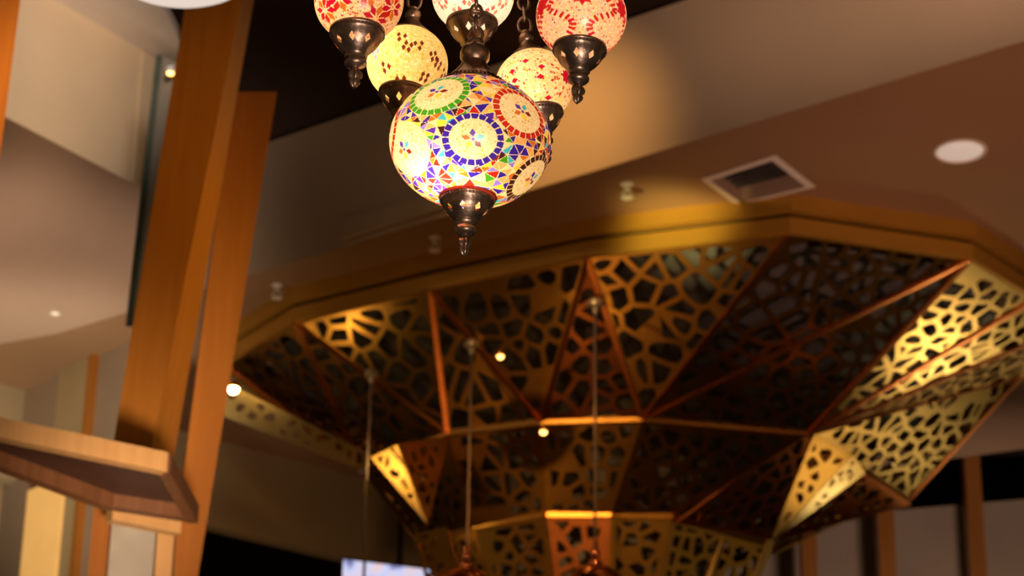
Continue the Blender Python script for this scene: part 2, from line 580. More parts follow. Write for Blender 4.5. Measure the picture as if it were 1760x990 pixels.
def globe_mesh(name, a, b, cut, mosaic, base, nu, nv, mats, parent, xf):
    """Oblate glass globe; each small face takes the colour of the tile it falls in."""
    th = np.linspace(.02, math.pi - .02, nv + 1)
    ph = np.linspace(0, 2 * math.pi, nu, endpoint=False)
    T, Pp = np.meshgrid(th, ph, indexing='ij')
    V = np.stack([a * np.sin(T) * np.cos(Pp), a * np.sin(T) * np.sin(Pp), b * np.cos(T)], -1).reshape(-1, 3)
    i, j = np.meshgrid(np.arange(nv), np.arange(nu), indexing='ij')
    j2 = (j + 1) % nu
    Fq = np.stack([i * nu + j, (i + 1) * nu + j, (i + 1) * nu + j2, i * nu + j2], -1).reshape(-1, 4)
    tc_, pc = (th[:-1] + th[1:]) / 2, ph + math.pi / nu
    Tc, Pc = np.meshgrid(tc_, pc, indexing='ij')
    D = np.stack([np.sin(Tc) * np.cos(Pc), np.sin(Tc) * np.sin(Pc), np.cos(Tc)], -1).reshape(-1, 3).astype(np.float32)
    colr = np.zeros((len(D), 4), np.float32)
    colr[:, :3] = base
    colr[:, 3] = 0.0                        # alpha 0: plain crackle glass, 1: cut tile
    for dirs, c in mosaic.t:
        ctr = unit(dirs.mean(0))
        cr = min(float((dirs @ ctr).min()), .99999)
        idx = np.nonzero(D @ ctr.astype(np.float32) >= cr - 1e-5)[0]
        if not len(idx):
            continue
        ok = np.ones(len(idx), bool)
        sgn = None
        for q in range(len(dirs)):
            nn = np.cross(dirs[q - 1], dirs[q])
            s_ = np.sign(ctr @ nn)
            ok &= (D[idx] @ nn.astype(np.float32)) * s_ >= 0
        colr[idx[ok], :3] = c[:3]
        colr[idx[ok], 3] = c[3] if len(c) > 3 else 1.0
    V = np.array([tuple(xf @ Vector(p)) for p in V])
    me = bpy.data.meshes.new(name)
    me.vertices.add(len(V))
    me.vertices.foreach_set('co', V.ravel())
    me.loops.add(Fq.size)
    me.loops.foreach_set('vertex_index', Fq.ravel().astype(np.int32))
    me.polygons.add(len(Fq))
    me.polygons.foreach_set('loop_start', np.arange(0, Fq.size, 4, dtype=np.int32))
    me.polygons.foreach_set('loop_total', np.full(len(Fq), 4, np.int32))
    me.polygons.foreach_set('use_smooth', np.ones(len(Fq), bool))
    me.materials.append(mats)
    at = me.attributes.new('tile', 'FLOAT_COLOR', 'FACE')
    at.data.foreach_set('color', colr.ravel())
    me.update(calc_edges=True)
    o = bpy.data.objects.new(name, me)
    COL.objects.link(o)
    o.parent = parent
    return o


def glass_material(name, crackle_cols, cscale, dot):
    """Translucent glass: tile colours from the mesh, crackle grains on the plain glass."""
    m = bpy.data.materials.new(name)
    m.use_nodes = True
    nt = m.node_tree
    nt.nodes.clear()
    out = nt.nodes.new('ShaderNodeOutputMaterial')
    at = nt.nodes.new('ShaderNodeAttribute')
    at.attribute_name = 'tile'
    tc = nt.nodes.new('ShaderNodeTexCoord')
    vo = nt.nodes.new('ShaderNodeTexVoronoi')
    vo.inputs['Scale'].default_value = cscale
    nt.links.new(tc.outputs['Object'], vo.inputs['Vector'])
    sep = nt.nodes.new('ShaderNodeSeparateColor')
    nt.links.new(vo.outputs['Color'], sep.inputs['Color'])
    rp = nt.nodes.new('ShaderNodeValToRGB')
    rp.color_ramp.interpolation = 'CONSTANT'
    el = rp.color_ramp.elements
    for i, (pos, c) in enumerate(crackle_cols):
        if i < 2:
            el[i].position, el[i].color = pos, c + (1,)
        else:
            el.new(pos).color = c + (1,)
    nt.links.new(sep.outputs[0], rp.inputs['Fac'])
    # grains only near the cell centres
    lt = nt.nodes.new('ShaderNodeMath')
    lt.operation = 'LESS_THAN'
    lt.inputs[1].default_value = dot
    nt.links.new(vo.outputs['Distance'], lt.inputs[0])
    mx = nt.nodes.new('ShaderNodeMix')
    mx.data_type = 'RGBA'
    nt.links.new(lt.outputs[0], mx.inputs['Factor'])
    nt.links.new(at.outputs['Color'], mx.inputs['A'])
    nt.links.new(rp.outputs['Color'], mx.inputs['B'])
    mx2 = nt.nodes.new('ShaderNodeMix')
    mx2.data_type = 'RGBA'
    nt.links.new(at.outputs['Alpha'], mx2.inputs['Factor'])
    nt.links.new(mx.outputs['Result'], mx2.inputs['A'])
    nt.links.new(at.outputs['Color'], mx2.inputs['B'])
    tr = nt.nodes.new('ShaderNodeBsdfTranslucent')
    nt.links.new(mx2.outputs['Result'], tr.inputs['Color'])
    gl = nt.nodes.new('ShaderNodeBsdfGlossy')
    gl.inputs['Roughness'].default_value = .3
    gl.inputs['Color'].default_value = (1, 1, 1, 1)
    ms = nt.nodes.new('ShaderNodeMixShader')
    ms.inputs['Fac'].default_value = .05
    nt.links.new(tr.outputs[0], ms.inputs[1])
    nt.links.new(gl.outputs[0], ms.inputs[2])
    nt.links.new(ms.outputs[0], out.inputs['Surface'])
    return m


def collar_mesh(prof, n, rows, cols, xf):
    """Turned metal bowl with diamond openings cut between three profile rows."""
    A, B, Cc = rows
    v, f = [], []
    for r, z in prof:
        for j in range(n):
            a_ = 2 * math.pi * j / n
            v.append((r * math.cos(a_), r * math.sin(a_), z))
    hole = {}
    for k in cols:
        k2, k3 = (k + 1) % n, (k + 2) % n
        # quads around the diamond (A,k+1) (B,k) (C,k+1) (B,k+2)
        hole[(A, k)] = (A * n + k, A * n + k2, B * n + k)
        hole[(A, k2)] = (A * n + k2, A * n + k3, B * n + k3)
        hole[(B, k)] = (B * n + k, Cc * n + k2, Cc * n + k)
        hole[(B, k2)] = (B * n + k3, Cc * n + k3, Cc * n + k2)
    for i in range(len(prof) - 1):
        for j in range(n):
            if (i, j) in hole:
                f.append(hole[(i, j)])
                continue
            f.append((i * n + j, i * n + (j + 1) % n, (i + 1) * n + (j + 1) % n, (i + 1) * n + j))
    return [xf @ Vector(p) for p in v], f


GROUP = 'mosaic globe lamps of the hanging cluster'
PLATE_Z = 4.02


def lamp(px, py, dist, a_px, ratio, collar_px, cap_px, tilt, label, mosaic, base, glassm, power, bulb=(0, 0, -.25), metal='bronze',
         nu=360, nv=180, hook=(0, 0), red_glow_ring=False):
    d = ray(px, py).normalized()
    ctr = Vector((0, 0, CAMZ)) + d * dist
    s = dist * d.dot(_f) / F   # metres per pixel there
    t = thing('mosaic_lamp', ctr, label, 'hanging lamp', GROUP)
    t.rotation_euler = (0, tilt, 0)
    a, b = a_px * s, a_px * ratio * s
    I = Matrix.Identity(4)
    globe_mesh('glass_globe', a, b, None, mosaic, base, nu, nv, glassm, t, I)
    # top cap
    rc = cap_px / a_px
    zc = b * math.sqrt(1 - rc * rc)
    C = cap_px * s
    prof = [(C * .985, zc - .02 * C), (C * 1.03, zc - .01 * C), (C * 1.04, zc + .05 * C), (C * .97, zc + .11 * C), (C * .93, zc + .15 * C),
            (C * .90, zc + .19 * C), (C * .80, zc + .29 * C), (C * .66, zc + .42 * C), (C * .54, zc + .56 * C), (C * .45, zc + .70 * C),
            (C * .37, zc + .84 * C), (C * .33, zc + .90 * C), (C * .37, zc + .95 * C), (C * .42, zc + 1.05 * C), (C * .42, zc + 1.20 * C),
            (C * .38, zc + 1.32 * C), (C * .29, zc + 1.42 * C), (C * .22, zc + 1.46 * C), (C * .25, zc + 1.52 * C), (C * .22, zc + 1.60 * C),
            (C * .12, zc + 1.66 * C), (0, zc + 1.67 * C)]
    cap = MB().lathe(prof, 48)
    co = autosmooth(cap.build('cap', M[metal], t), 50)
    bead = MB()
    nb = 56
    for i in range(nb):                     # knurled edge of the cap
        an = 2 * math.pi * i / nb
        c0, c1 = Vector((math.cos(an), math.sin(an), 0)) * C * 1.045, Vector((math.cos(an), math.sin(an), 0)) * C * .97
        bead.bar(c0 + Vector((0, 0, zc + .0 * C)), c1 + Vector((0, 0, zc + .13 * C)), C * .055, C * .05)
    bead.build('beaded_rim', M['bronze_d'], co)
    # bottom collar with diamond openings
    K = collar_px * s
    rk = collar_px / a_px
    zk = -b * math.sqrt(1 - rk * rk)
    prof = [(K * .98, zk + .03 * K), (K * 1.03, zk + .0 * K), (K * 1.04, zk - .09 * K), (K * 1.0, zk - .13 * K), (K * 1.0, zk - .20 * K),
            (K * .96, zk - .24 * K), (K * .93, zk - .30 * K), (K * .90, zk - .36 * K), (K * .86, zk - .46 * K), (K * .76, zk - .62 * K),
            (K * .64, zk - .76 * K), (K * .52, zk - .88 * K), (K * .42, zk - .96 * K)]
    n = 40
    cols = [(3 + 5 * q) % n for q in range(8)]
    v, f = collar_mesh(prof, n, (8, 9, 10), cols, I)
    ko = autosmooth(mesh_obj('collar', v, f, M[metal], t), 50)
    kb = MB()
    for i in range(48):
        an = 2 * math.pi * i / 48
        c = Vector((math.cos(an), math.sin(an), 0))
        kb.bar(c * K * 1.015 + Vector((0, 0, zk - .135 * K)), c * K * 1.015 + Vector((0, 0, zk - .20 * K)), K * .05, K * .05, up=c)
    kb.build('beaded_rim', M['bronze_d'], ko)
    if red_glow_ring:  # added ring, coloured like the lamp's red glow on the collar lip
        autosmooth(MB().lathe([(K * 1.05, zk - .10 * K), (K * 1.075, zk - .05 * K), (K * 1.075, zk + .05 * K), (K * 1.05, zk + .09 * K), (K * .99, zk + .09 * K), (K * .99, zk - .1 * K), (K * 1.05, zk - .10 * K)], 48, caps=False).build('red_glow_ring', M['redglow'], ko))
    # finial: turned neck and a leaf bud
    z0 = zk - .96 * K
    prof = [(K * .42, z0), (K * .40, z0 - .05 * K), (K * .44, z0 - .09 * K), (K * .40, z0 - .13 * K), (K * .36, z0 - .22 * K), (K * .38, z0 - .32 * K),
            (K * .42, z0 - .38 * K), (K * .41, z0 - .46 * K), (K * .34, z0 - .54 * K), (K * .22, z0 - .59 * K), (K * .15, z0 - .63 * K),
            (K * .17, z0 - .70 * K)]
    fo = MB().lathe(prof, 32)
    fo.lathe([(K * .15, z0 - .69 * K), (K * .20, z0 - .78 * K), (K * .24, z0 - .90 * K), (K * .22, z0 - 1.02 * K), (K * .15, z0 - 1.10 * K),
              (K * .18, z0 - 1.17 * K), (K * .17, z0 - 1.27 * K), (K * .10, z0 - 1.38 * K), (0, z0 - 1.48 * K)], 30, flute=(1, 7, 5, .22))
    autosmooth(fo.build('finial', M[metal], t), 60)
    # chain up to the hanging plate
    ch = MB()
    zt = zc + 1.60 * C
    Rm = Matrix.Rotation(tilt, 3, 'Y')
    top = Rm.inverted() @ (Vector((ctr.x + hook[0], ctr.y + hook[1], PLATE_Z - .008)) - ctr)
    base_p = Vector((0, 0, zt))
    up = (top - base_p)
    Lc = up.length
    up.normalize()
    sx = up.cross(Vector((0, 1, 0))).normalized()
    sy = up.cross(sx)
    ll = .027
    nl = int(Lc / (ll * .74))
    step = Lc / nl
    for i in range(nl):
        c = base_p + up * (step * (i + .5))
        ax = sx if i % 2 == 0 else sy
        if i == 0:
            ll_, wr = ll * 1.05, .0105
        else:
            ll_, wr = ll, .0088
        pts = []
        for q in range(14):
            an = 2 * math.pi * q / 14
            pts.append(c + up * (ll_ / 2 * math.sin(an)) + ax * (wr * math.cos(an)))
        ch.tube(pts, .0029, 7, closed=True)
    ch.build('chain', M[metal], t, smooth=True)
    # the light bulb's own light
    l = bpy.data.lights.new('bulb_light', 'POINT')
    l.energy, l.color, l.shadow_soft_size = power, (1, .86, .66), .018
    lo = bpy.data.objects.new('bulb_light', l)
    COL.objects.link(lo)
    lo.parent = t
    lo.location = (bulb[0] * a, bulb[1] * a, bulb[2] * b)
    return t


def seen(dx, dy, a, b, e):
    """Direction on the unit sphere seen dx right, dy down (pixels) of an oblate globe's centre, camera e below."""
    fw = np.array([0, math.cos(e), math.sin(e)])
    up = np.array([0, -math.sin(e), math.cos(e)])
    p = np.array([dx, 0, 0]) - up * dy
    S = np.array([1 / a, 1 / a, 1 / b])
    q, g = p * S, -fw * S
    A_, B_, C_ = g @ g, 2 * q @ g, q @ q - 1
    disc = max(B_ * B_ - 4 * A_ * C_, 0)
    tt = (-B_ + math.sqrt(disc)) / (2 * A_)
    return unit(q + g * tt)


def sphere_triangles(rnd, n, keepout):
    """Random triangles covering the sphere outside the given caps (hull of scattered points)."""
    pts = []
    tries = 0
    while len(pts) < n and tries < n * 60:
        tries += 1
        z = rnd.uniform(-1, 1)
        p = rnd.uniform(0, 2 * math.pi)
        r = math.sqrt(1 - z * z)
        q = np.array([r * math.cos(p), r * math.sin(p), z])
        if any(q @ c > math.cos(rr) for c, rr in keepout):
            continue
        if pts and (np.array(pts) @ q).max() > math.cos(.62 * math.sqrt(4 * math.pi / n)):
            continue
        pts.append(q)
    for c, rr in keepout:
        m_ = max(8, int(2 * math.pi * math.sin(rr) / (1.0 * math.sqrt(4 * math.pi / n))))
        c_, e1, e2 = frame_at(c)
        for i in range(m_):
            an = 2 * math.pi * i / m_
            pts.append(unit(c_ * math.cos(rr) + (e1 * math.cos(an) + e2 * math.sin(an)) * math.sin(rr)))
    bm = bmesh.new()
    for q in pts:
        bm.verts.new(q)
    bmesh.ops.convex_hull(bm, input=bm.verts)
    tr = [[np.array(v.co) for v in f.verts] for f in bm.faces if len(f.verts) == 3]
    bm.free()
    return [t for t in tr if not any(unit(sum(t)) @ c > math.cos(rr * .99) for c, rr in keepout)]


# tile colours (what each glass transmits)
BLUE, VIO, LILAC, RED, CRIM = (.035, .012, .26), (.09, .02, .30), (.26, .16, .60), (.50, .015, .008), (.50, .005, .025)
ORG, PEACH, YEL, GRN, CYAN = (.62, .13, .012), (.80, .36, .10), (.85, .55, .03), (.05, .28, .012), (.05, .42, .48)
DBR, CRM, MAR = (.05, .012, .008), (.85, .60, .26), (.20, .02, .008)
CREAM = (.86, .60, .30)

rnd = random.Random(11)
E_MAIN = R(25.9)
A_, RT = 139, .80
B_ = A_ * RT
mz = Mosaic()
meds = [((817, 240), BLUE, .30, 22), ((752, 163), GRN, .33, 24), ((897, 190), RED, .33, 24), ((700, 262), (.75, .60, .25), .33, 20),
        ((916, 304), DBR, .31, 24)]
med = [(seen(px - 808, py - 245, A_, B_, E_MAIN), c, r, n) for (px, py), c, r, n in meds]
for an in (75, 130, 185):                  # the far side carries the same medallions
    med.append((unit([math.cos(R(an)), math.sin(R(an)), .05]), [BLUE, GRN, RED][an % 3], .31, 22))
keep = [(c, r + .085) for c, _, r, _ in med]
pal = [BLUE] * 6 + [VIO] * 5 + [LILAC] * 2 + [RED] * 3 + [ORG] * 5 + [PEACH] * 8 + [YEL] * 4 + [GRN] * 2 + [CYAN] * 2 + [DBR] * 2 + [CRM] * 5 + [MAR] * 2
for tri in sphere_triangles(rnd, 480, keep):
    c = sum(tri) / 3
    mz.tile([c + (p - c) * .88 for p in tri], rnd.choice(pal))
for c, col, r, n in med:
    mz.ring(c, n, r, r + .082, col)
    mz.flower(c, 5, .03, .15, .040, [CYAN, VIO, ORG, YEL, MAR], rot=.3 + rnd.random())
    mz.disc(c, .028, VIO, 4)
g_main = glass_material('mosaic_glass_many_colours', [(0, (.80, .52, .18)), (.35, (.9, .66, .34)), (.6, (.70, .40, .08)), (.8, (.92, .7, .42)), (.93, (.62, .32, .05))], 260, .42)
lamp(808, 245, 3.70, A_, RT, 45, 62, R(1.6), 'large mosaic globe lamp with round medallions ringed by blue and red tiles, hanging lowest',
     mz, CREAM, g_main, .88, bulb=(-.24, -.24, -.58), nu=640, nv=320, red_glow_ring=True)

# upper left: red petals and red grains
rnd = random.Random(3)
mz = Mosaic()
for px, py in [(588, 2), (636, -6), (563, 22), (678, 14), (610, -50), (660, -40), (650, 34)]:
    mz.flower(seen(px - 617, py - 1, 77, 73, E_MAIN), 8, .06, .36, .075, [CRIM, RED, ORG, CRIM], rot=rnd.random())
for an in range(60, 200, 45):
    mz.flower(unit([math.cos(R(an)), math.sin(R(an)), 0]), 8, .06, .30, .055, [CRIM, RED, ORG], rot=.2)
g_ul = glass_material('mosaic_glass_red_grains', [(0, (.88, .62, .32)), (.45, (.86, .36, .06)), (.58, (.62, .06, .02)), (.74, (.80, .30, .03)), (.9, (.5, .03, .08))], 290, .46)
lamp(617, 1, 3.60, 77, .95, 46, 36, R(.6), 'small mosaic globe lamp with red flower petals, upper left of the cluster', mz, (.88, .50, .24), g_ul, .22,
     bulb=(-.25, -.2, .05), hook=(.04, .06))

# upper right: wavy bands of red tiles and a star
rnd = random.Random(5)
mz = Mosaic()
for off in range(-2, 5):
    for k in range(26):                     # snaking rows of square tiles
        z = .85 - k * .068
        ph_ = R(-90 + 62 * off + 31) + .30 * math.sin(k * .50 + off * 3.1)
        r_ = math.sqrt(1 - z * z)
        mz.tile(poly_on([r_ * math.cos(ph_), r_ * math.sin(ph_), z], [(-.075, -.032), (.075, -.032), (.07, .03), (-.08, .03)], .8 * math.cos(k * .5 + off * 3.1)), RED if k % 3 else CRIM)
    c = [math.cos(R(-90 + 62 * off)), math.sin(R(-90 + 62 * off)), -.02]
    mz.flower(c, 8, .0, .27, .085, [CRIM, RED])
    mz.flower([math.cos(R(-59 + 62 * off)), math.sin(R(-59 + 62 * off)), .35], 3, .02, .17, .05, [CYAN, ORG, CYAN], 1.0)
g_ur = glass_material('mosaic_glass_speckled', [(0, (.88, .62, .30)), (.45, (.86, .55, .12)), (.62, (.75, .14, .04)), (.78, (.3, .10, .2)), (.84, (.9, .6, .25))], 290, .45)
lamp(999, 28, 3.60, 78, .95, 45, 36, R(2.2), 'small mosaic globe lamp with wavy rows of red tiles, upper right', mz, (.88, .42, .25), g_ur,
     .19, bulb=(0, -.15, -.1), metal='bronze_d', hook=(-.04, .06))

# upper centre, behind the chain of the big lamp: pale with rosy scrolls
mz = Mosaic()
for off in range(-3, 5):
    for k in range(16):
        an = k * .42
        c0_ = R(-90 + 50 * off + 25)
        rr = .06 + .022 * k
        mz.tile(poly_on([math.cos(c0_), math.sin(c0_), -.1 + .15 * (off % 2)], [(rr * math.cos(an) + x, rr * math.sin(an) + y) for x, y in diamond(.05, .04)]),
                (.70, .22, .14) if k % 2 else (.55, .12, .08))
for px, py, n in [(762, 8, 6), (790, 26, 5), (845, 24, 5), (866, 4, 6), (806, 2, 6)]:
    cc = seen(px - 813, py + 10, 71, 67, E_MAIN)
    for i in range(n):
        an = i * 2 * math.pi / n + px
        mz.tile(poly_on(cc, [(.13 * math.cos(an) + x, .13 * math.sin(an) + y) for x, y in diamond(.085, .06)]), (.72, .20, .12) if i % 2 else (.55, .10, .07))
g_uc = glass_material('mosaic_glass_pale_rose', [(0, (.9, .68, .5)), (.5, (.9, .6, .36)), (.75, (.75, .36, .24)), (.86, (.92, .75, .6)), (.95, (.6, .2, .12))], 220, .36)
lamp(813, -10, 3.92, 71, .95, 43, 33, R(.3), 'small pale rose mosaic globe lamp behind the chain of the large lamp', mz, (.9, .68, .52), g_uc, .27, bulb=(0, -.25, .0),
     metal='bronze_d', hook=(0, -.1))

# middle left: cream crackle with dark red diamonds
rnd = random.Random(9)
mz = Mosaic()
for px, py, n, rot in [(703, 82, 4, .4), (748, 95, 4, 1.3), (668, 120, 3, .0), (735, 132, 4, .9), (765, 122, 3, .2), (648, 98, 3, .5), (690, 66, 3, .2), (696, 140, 3, .6), (722, 78, 3, .8), (756, 108, 4, .6), (742, 150, 4, .3)]:
    c = seen(px - 700, py - 110, 70, 66, E_MAIN)
    for i in range(n):
        an = rot + i * 2 * math.pi / n
        mz.tile(poly_on(c, [(.10 * math.cos(an) + x, .10 * math.sin(an) + y) for x, y in diamond(.09, .055)]), MAR if px != 648 else (.35, .22, .5))
for an in range(30, 200, 40):
    mz.flower(unit([math.cos(R(an)), math.sin(R(an)), .1 * (an % 3)]), 4, .03, .2, .05, [MAR])
g_ml = glass_material('mosaic_glass_cream_crackle', [(0, (.9, .66, .22)), (.4, (.8, .5, .08)), (.55, (.92, .72, .36)), (.74, (.74, .42, .06)), (.86, (.92, .66, .26))], 210, .50)
lamp(700, 110, 3.90, 70, .95, 42, 33, R(4.0), 'small cream crackle globe lamp with dark red diamonds, left behind the large lamp', mz, (.88, .56, .17), g_ml, .24,
     bulb=(-.3, -.2, -.05), hook=(.05, -.08))

# middle right: red star flower
mz = Mosaic()
c = seen(972 - 918, 140 - 148, 67, 65, E_MAIN)
mz.flower(c, 8, .0, .22, .075, [CRIM])
mz.flower(c, 14, .28, .44, .05, [ORG, (.85, .42, .10)])
mz.flower(c, 14, .50, .66, .05, [RED, (.75, .12, .05)])
for px, py in [(880, 120), (882, 136), (883, 148), (930, 118), (926, 135), (935, 172), (890, 170), (905, 105)]:
    mz.tile(poly_on(seen(px - 918, py - 148, 67, 65, E_MAIN), diamond(.075, .10)), CRIM)
for an in range(30, 230, 50):
    mz.flower(unit([math.cos(R(an)), math.sin(R(an)), 0]), 8, .0, .26, .07, [CRIM, RED])
g_mr = glass_material('mosaic_glass_star', [(0, (.88, .64, .34)), (.4, (.86, .5, .08)), (.6, (.9, .7, .4)), (.72, (.7, .22, .04)), (.82, (.5, .05, .04)), (.92, (.9, .7, .4))], 260, .48)
lamp(918, 148, 3.88, 67, .97, 41, 32, R(-9), 'small mosaic globe lamp with a red star flower, right behind the large lamp', mz, (.88, .54, .24), g_mr, .21,
     bulb=(-.2, -.2, -.1), hook=(-.05, -.06))

pl_c = Vector((-.065, 3.36, PLATE_Z))
pt = thing('hanging_plate', pl_c, 'round bronze plate above the picture from which the mosaic lamps hang', 'ceiling plate')
autosmooth(MB().lathe([(.26, -.002), (.27, .008), (.26, .02), (.1, .035), (.04, .06), (0, .065)], 48).build('plate', M['bronze'], pt))
MB().tube([(0, 0, .06), (0, 0, ZD - PLATE_Z)], .012, 12).build('rod', M['bronze'], pt)

# ------------------------------------------------------------------ gold lattice canopy
ZR, ZA, ZB, ZT = CAMZ + 5.1, CAMZ + 4.5, CAMZ + 4.1, CAMZ + 3.15
CTR = Vector((.75, 13.6, 0))
rim = [at_z(px, py, ZR) for px, py in [(388, 628), (510, 555), (740, 500), (1010, 443), (1355, 402), (1665, 447), (1775, 515), (1800, 575), (1752, 648), (1642, 758)]]
rim += [Vector((1.5, 15.1, ZR)), Vector((-.5, 14.9, ZR)), Vector((-1.45, 14.0, ZR))]
rgA = [at_z(px, py, ZA) for px, py in [(622, 806), (770, 745), (930, 725), (1105, 720), (1390, 745), (1560, 858)]] + [Vector((1.5, 14.35, ZA)), Vector((-.2, 14.2, ZA))]
rgB = [at_z(px, py, ZB) for px, py in [(718, 935), (815, 905), (940, 885), (1050, 884), (1155, 889), (1330, 938)]] + [Vector((.9, 14.25, ZB)), Vector((0, 14.15, ZB))]
AX = Vector((.52, 13.55, 0))
rgT = [Vector((AX.x + (p.x - AX.x) * .55, AX.y + (p.y - AX.y) * .55, ZT)) for p in rgB]
can = thing('lattice_canopy', (AX.x, AX.y, 0), 'huge faceted canopy of perforated gold metal panels tapering down below the brown ceiling', 'ceiling sculpture')
offs = Vector((AX.x, AX.y, 0))


def rel(ps):
    return [Vector(p) - offs for p in ps]


def ang(p):
    return math.atan2(p.y - CTR.y, p.x - CTR.x) % (2 * math.pi)


# strip between the rim and the upper ring
st = R(203)
ra = sorted(range(len(rim)), key=lambda i: (ang(rim[i]) - st) % (2 * math.pi))
aa = sorted(range(len(rgA)), key=lambda i: (ang(rgA[i]) - st) % (2 * math.pi))
tiers = []
i = j = 0
while i < len(ra) or j < len(aa):
    ri, rj = rim[ra[i % len(ra)]], rgA[aa[j % len(aa)]]
    ri2, rj2 = rim[ra[(i + 1) % len(ra)]], rgA[aa[(j + 1) % len(aa)]]
    gi = (ang(ri2) - st) % (2 * math.pi) + (2 * math.pi if i + 1 >= len(ra) else 0)
    gj = (ang(rj2) - st) % (2 * math.pi) + (2 * math.pi if j + 1 >= len(aa) else 0)
    if i < len(ra) and (gi <= gj or j >= len(aa)):
        tiers.append((ri, ri2, rj))
        i += 1
    else:
        tiers.append((ri, rj2, rj))
        j += 1
for q, tri in enumerate(tiers):
    cx = sum((p.x for p in tri)) / 3
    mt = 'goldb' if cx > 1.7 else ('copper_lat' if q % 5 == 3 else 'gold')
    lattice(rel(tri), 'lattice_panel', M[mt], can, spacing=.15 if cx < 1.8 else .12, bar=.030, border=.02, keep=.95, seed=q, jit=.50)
n8 = len(rgA)
for q in range(n8):
    q2 = (q + 1) % n8
    for T1, T2, sp, sd in ((rgA, rgB, .12, 50), (rgB, rgT, .105, 80)):
        a_, b_, c_, d_ = T1[q], T1[q2], T2[q2], T2[q]
        mt = 'copper_lat' if (q == 2 and sd == 80) or (q == 4 and sd == 50) else 'gold'
        lattice(rel((a_, b_, c_, d_)), 'lattice_panel', M[mt], can, spacing=sp, bar=.030, border=.035, seed=q + sd, jit=.42)
lattice(rel([at_y(*p) for p in ((386, 656, 12.75), (386, 716, 12.85), (622, 808, 13.0), (640, 782, 12.95))]), 'lattice_panel', M['goldb'], can,
        spacing=.09, bar=.035, border=.02, seed=77)
# ribs along the folds
rb = MB()
for tri in tiers:
    rb.bar(*rel((tri[0], tri[2])), .028, .028)
rb.build('fold_rib', M['copper_lat'], can)
for ring_, nm in ((rgA, 'ring_bar'), (rgB, 'ring_bar')):
    r_ = MB()
    for q in range(len(ring_)):
        r_.bar(*rel((ring_[q], ring_[(q + 1) % len(ring_)])), .03, .035)
    r_.build(nm, M['gold'], can)
# charcoal liner inside


def shrink(ps, k, dz):
    return [Vector((AX.x + (p.x - AX.x) * k, AX.y + (p.y - AX.y) * k, p.z + dz)) - offs for p in ps]


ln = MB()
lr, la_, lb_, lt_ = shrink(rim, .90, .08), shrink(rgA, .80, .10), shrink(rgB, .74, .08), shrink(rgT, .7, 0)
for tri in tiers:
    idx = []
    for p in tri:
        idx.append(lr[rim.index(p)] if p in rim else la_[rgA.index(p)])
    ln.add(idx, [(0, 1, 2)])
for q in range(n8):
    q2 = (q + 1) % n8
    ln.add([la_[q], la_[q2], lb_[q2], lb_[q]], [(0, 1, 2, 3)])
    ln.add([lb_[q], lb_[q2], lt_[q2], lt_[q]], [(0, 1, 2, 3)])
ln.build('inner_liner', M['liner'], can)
# gold fascia in two tiers with a dark gap, one piece to a side
for q in range(len(rim)):
    a_, b_ = rim[q], rim[(q + 1) % len(rim)]
    cen = Vector((CTR.x, CTR.y, 0))

    def out(p, k):
        d = Vector((p.x - cen.x, p.y - cen.y, 0))
        return p + d * (k / d.length)
    for z0, z1, k0, nm, mt in ((-.005, .085, .03, 'rim_band', 'band'), (.11, .20, .06, 'rim_band', 'band'), (.085, .11, .0, 'shadow_gap', 'black')):
        a1, b1, a2, b2 = out(a_, k0), out(b_, k0), out(a_, k0 - .06), out(b_, k0 - .06)
        MB().loft([p + Vector((0, 0, z0)) - offs for p in (a1, b1, b2, a2)],
                  [p + Vector((0, 0, min(z1, .199))) - offs for p in (a1, b1, b2, a2)]).build(nm, M[mt], can)
# trunk below the canopy down to the floor
tk = MB()
lo_ = [Vector((AX.x + (p.x - AX.x) * .8, AX.y + (p.y - AX.y) * .8, 0)) for p in rgT]
tk.loft(rel(rgT), rel(lo_))
tk.build('trunk', M['brown'], can)


def fin(pts, facets, mats_, label, stem=None):
    P_ = rel([at_y(*p) for p in pts])
    for q, (fc, mm) in enumerate(zip(facets, mats_)):
        o = lattice([P_[i] for i in fc], 'fin', M[mm], can, spacing=.075, bar=.026, border=.018, seed=200 + q + len(pts), jit=.35, thick=.008, keep=.85)
        o['label'] = label
    if stem:
        s_ = rel([at_y(*p) for p in stem])
        MB().tube(s_, [.022, .014], 8).build('fin_stem', M['goldb'], can)


fin([(1400, 746, 12.05), (1466, 782, 12.02), (1324, 932, 12.3), (1487, 812, 12.27), (1336, 940, 12.4)], [(0, 1, 2), (1, 3, 2), ], ['goldb', 'goldb'],
    'bright folded gold fin', [(1324, 930, 12.3), (1288, 1010, 12.3)])
fin([(638, 786, 12.7), (683, 764, 12.5), (735, 900, 12.6), (700, 860, 12.8)], [(0, 1, 2), (0, 2, 3)], ['goldb', 'gold'], 'gold fin standing out at the left')
fin([(683, 764, 12.5), (772, 748, 12.7), (735, 900, 12.6)], [(0, 1, 2)], ['gold'], 'gold fin face beside the left one')
fin([(712, 918, 12.7), (768, 905, 12.6), (800, 1010, 12.7), (735, 1010, 12.8)], [(0, 1, 2, 3)], ['gold'], 'short gold fin near the bottom edge')
MB().tube(rel([at_y(1243, 922, 12.5), at_y(1216, 1012, 12.5)]), [.006, .03], 8).build('spike', M['goldb'], can)

# ------------------------------------------------------------------ copper pendants hung from the canopy
def hit(px, py):
    o_, d = Vector((0, 0, CAMZ)), ray(px, py)
    best = None
    from mathutils.geometry import intersect_ray_tri
    for tri in tiers:
        h = intersect_ray_tri(*tri, d, o_, True)
        if h is not None and (h - o_).dot(d) > 0 and (best is None or h.y < best.y):
            best = h
    return best or at_y(px, py, 12.4)


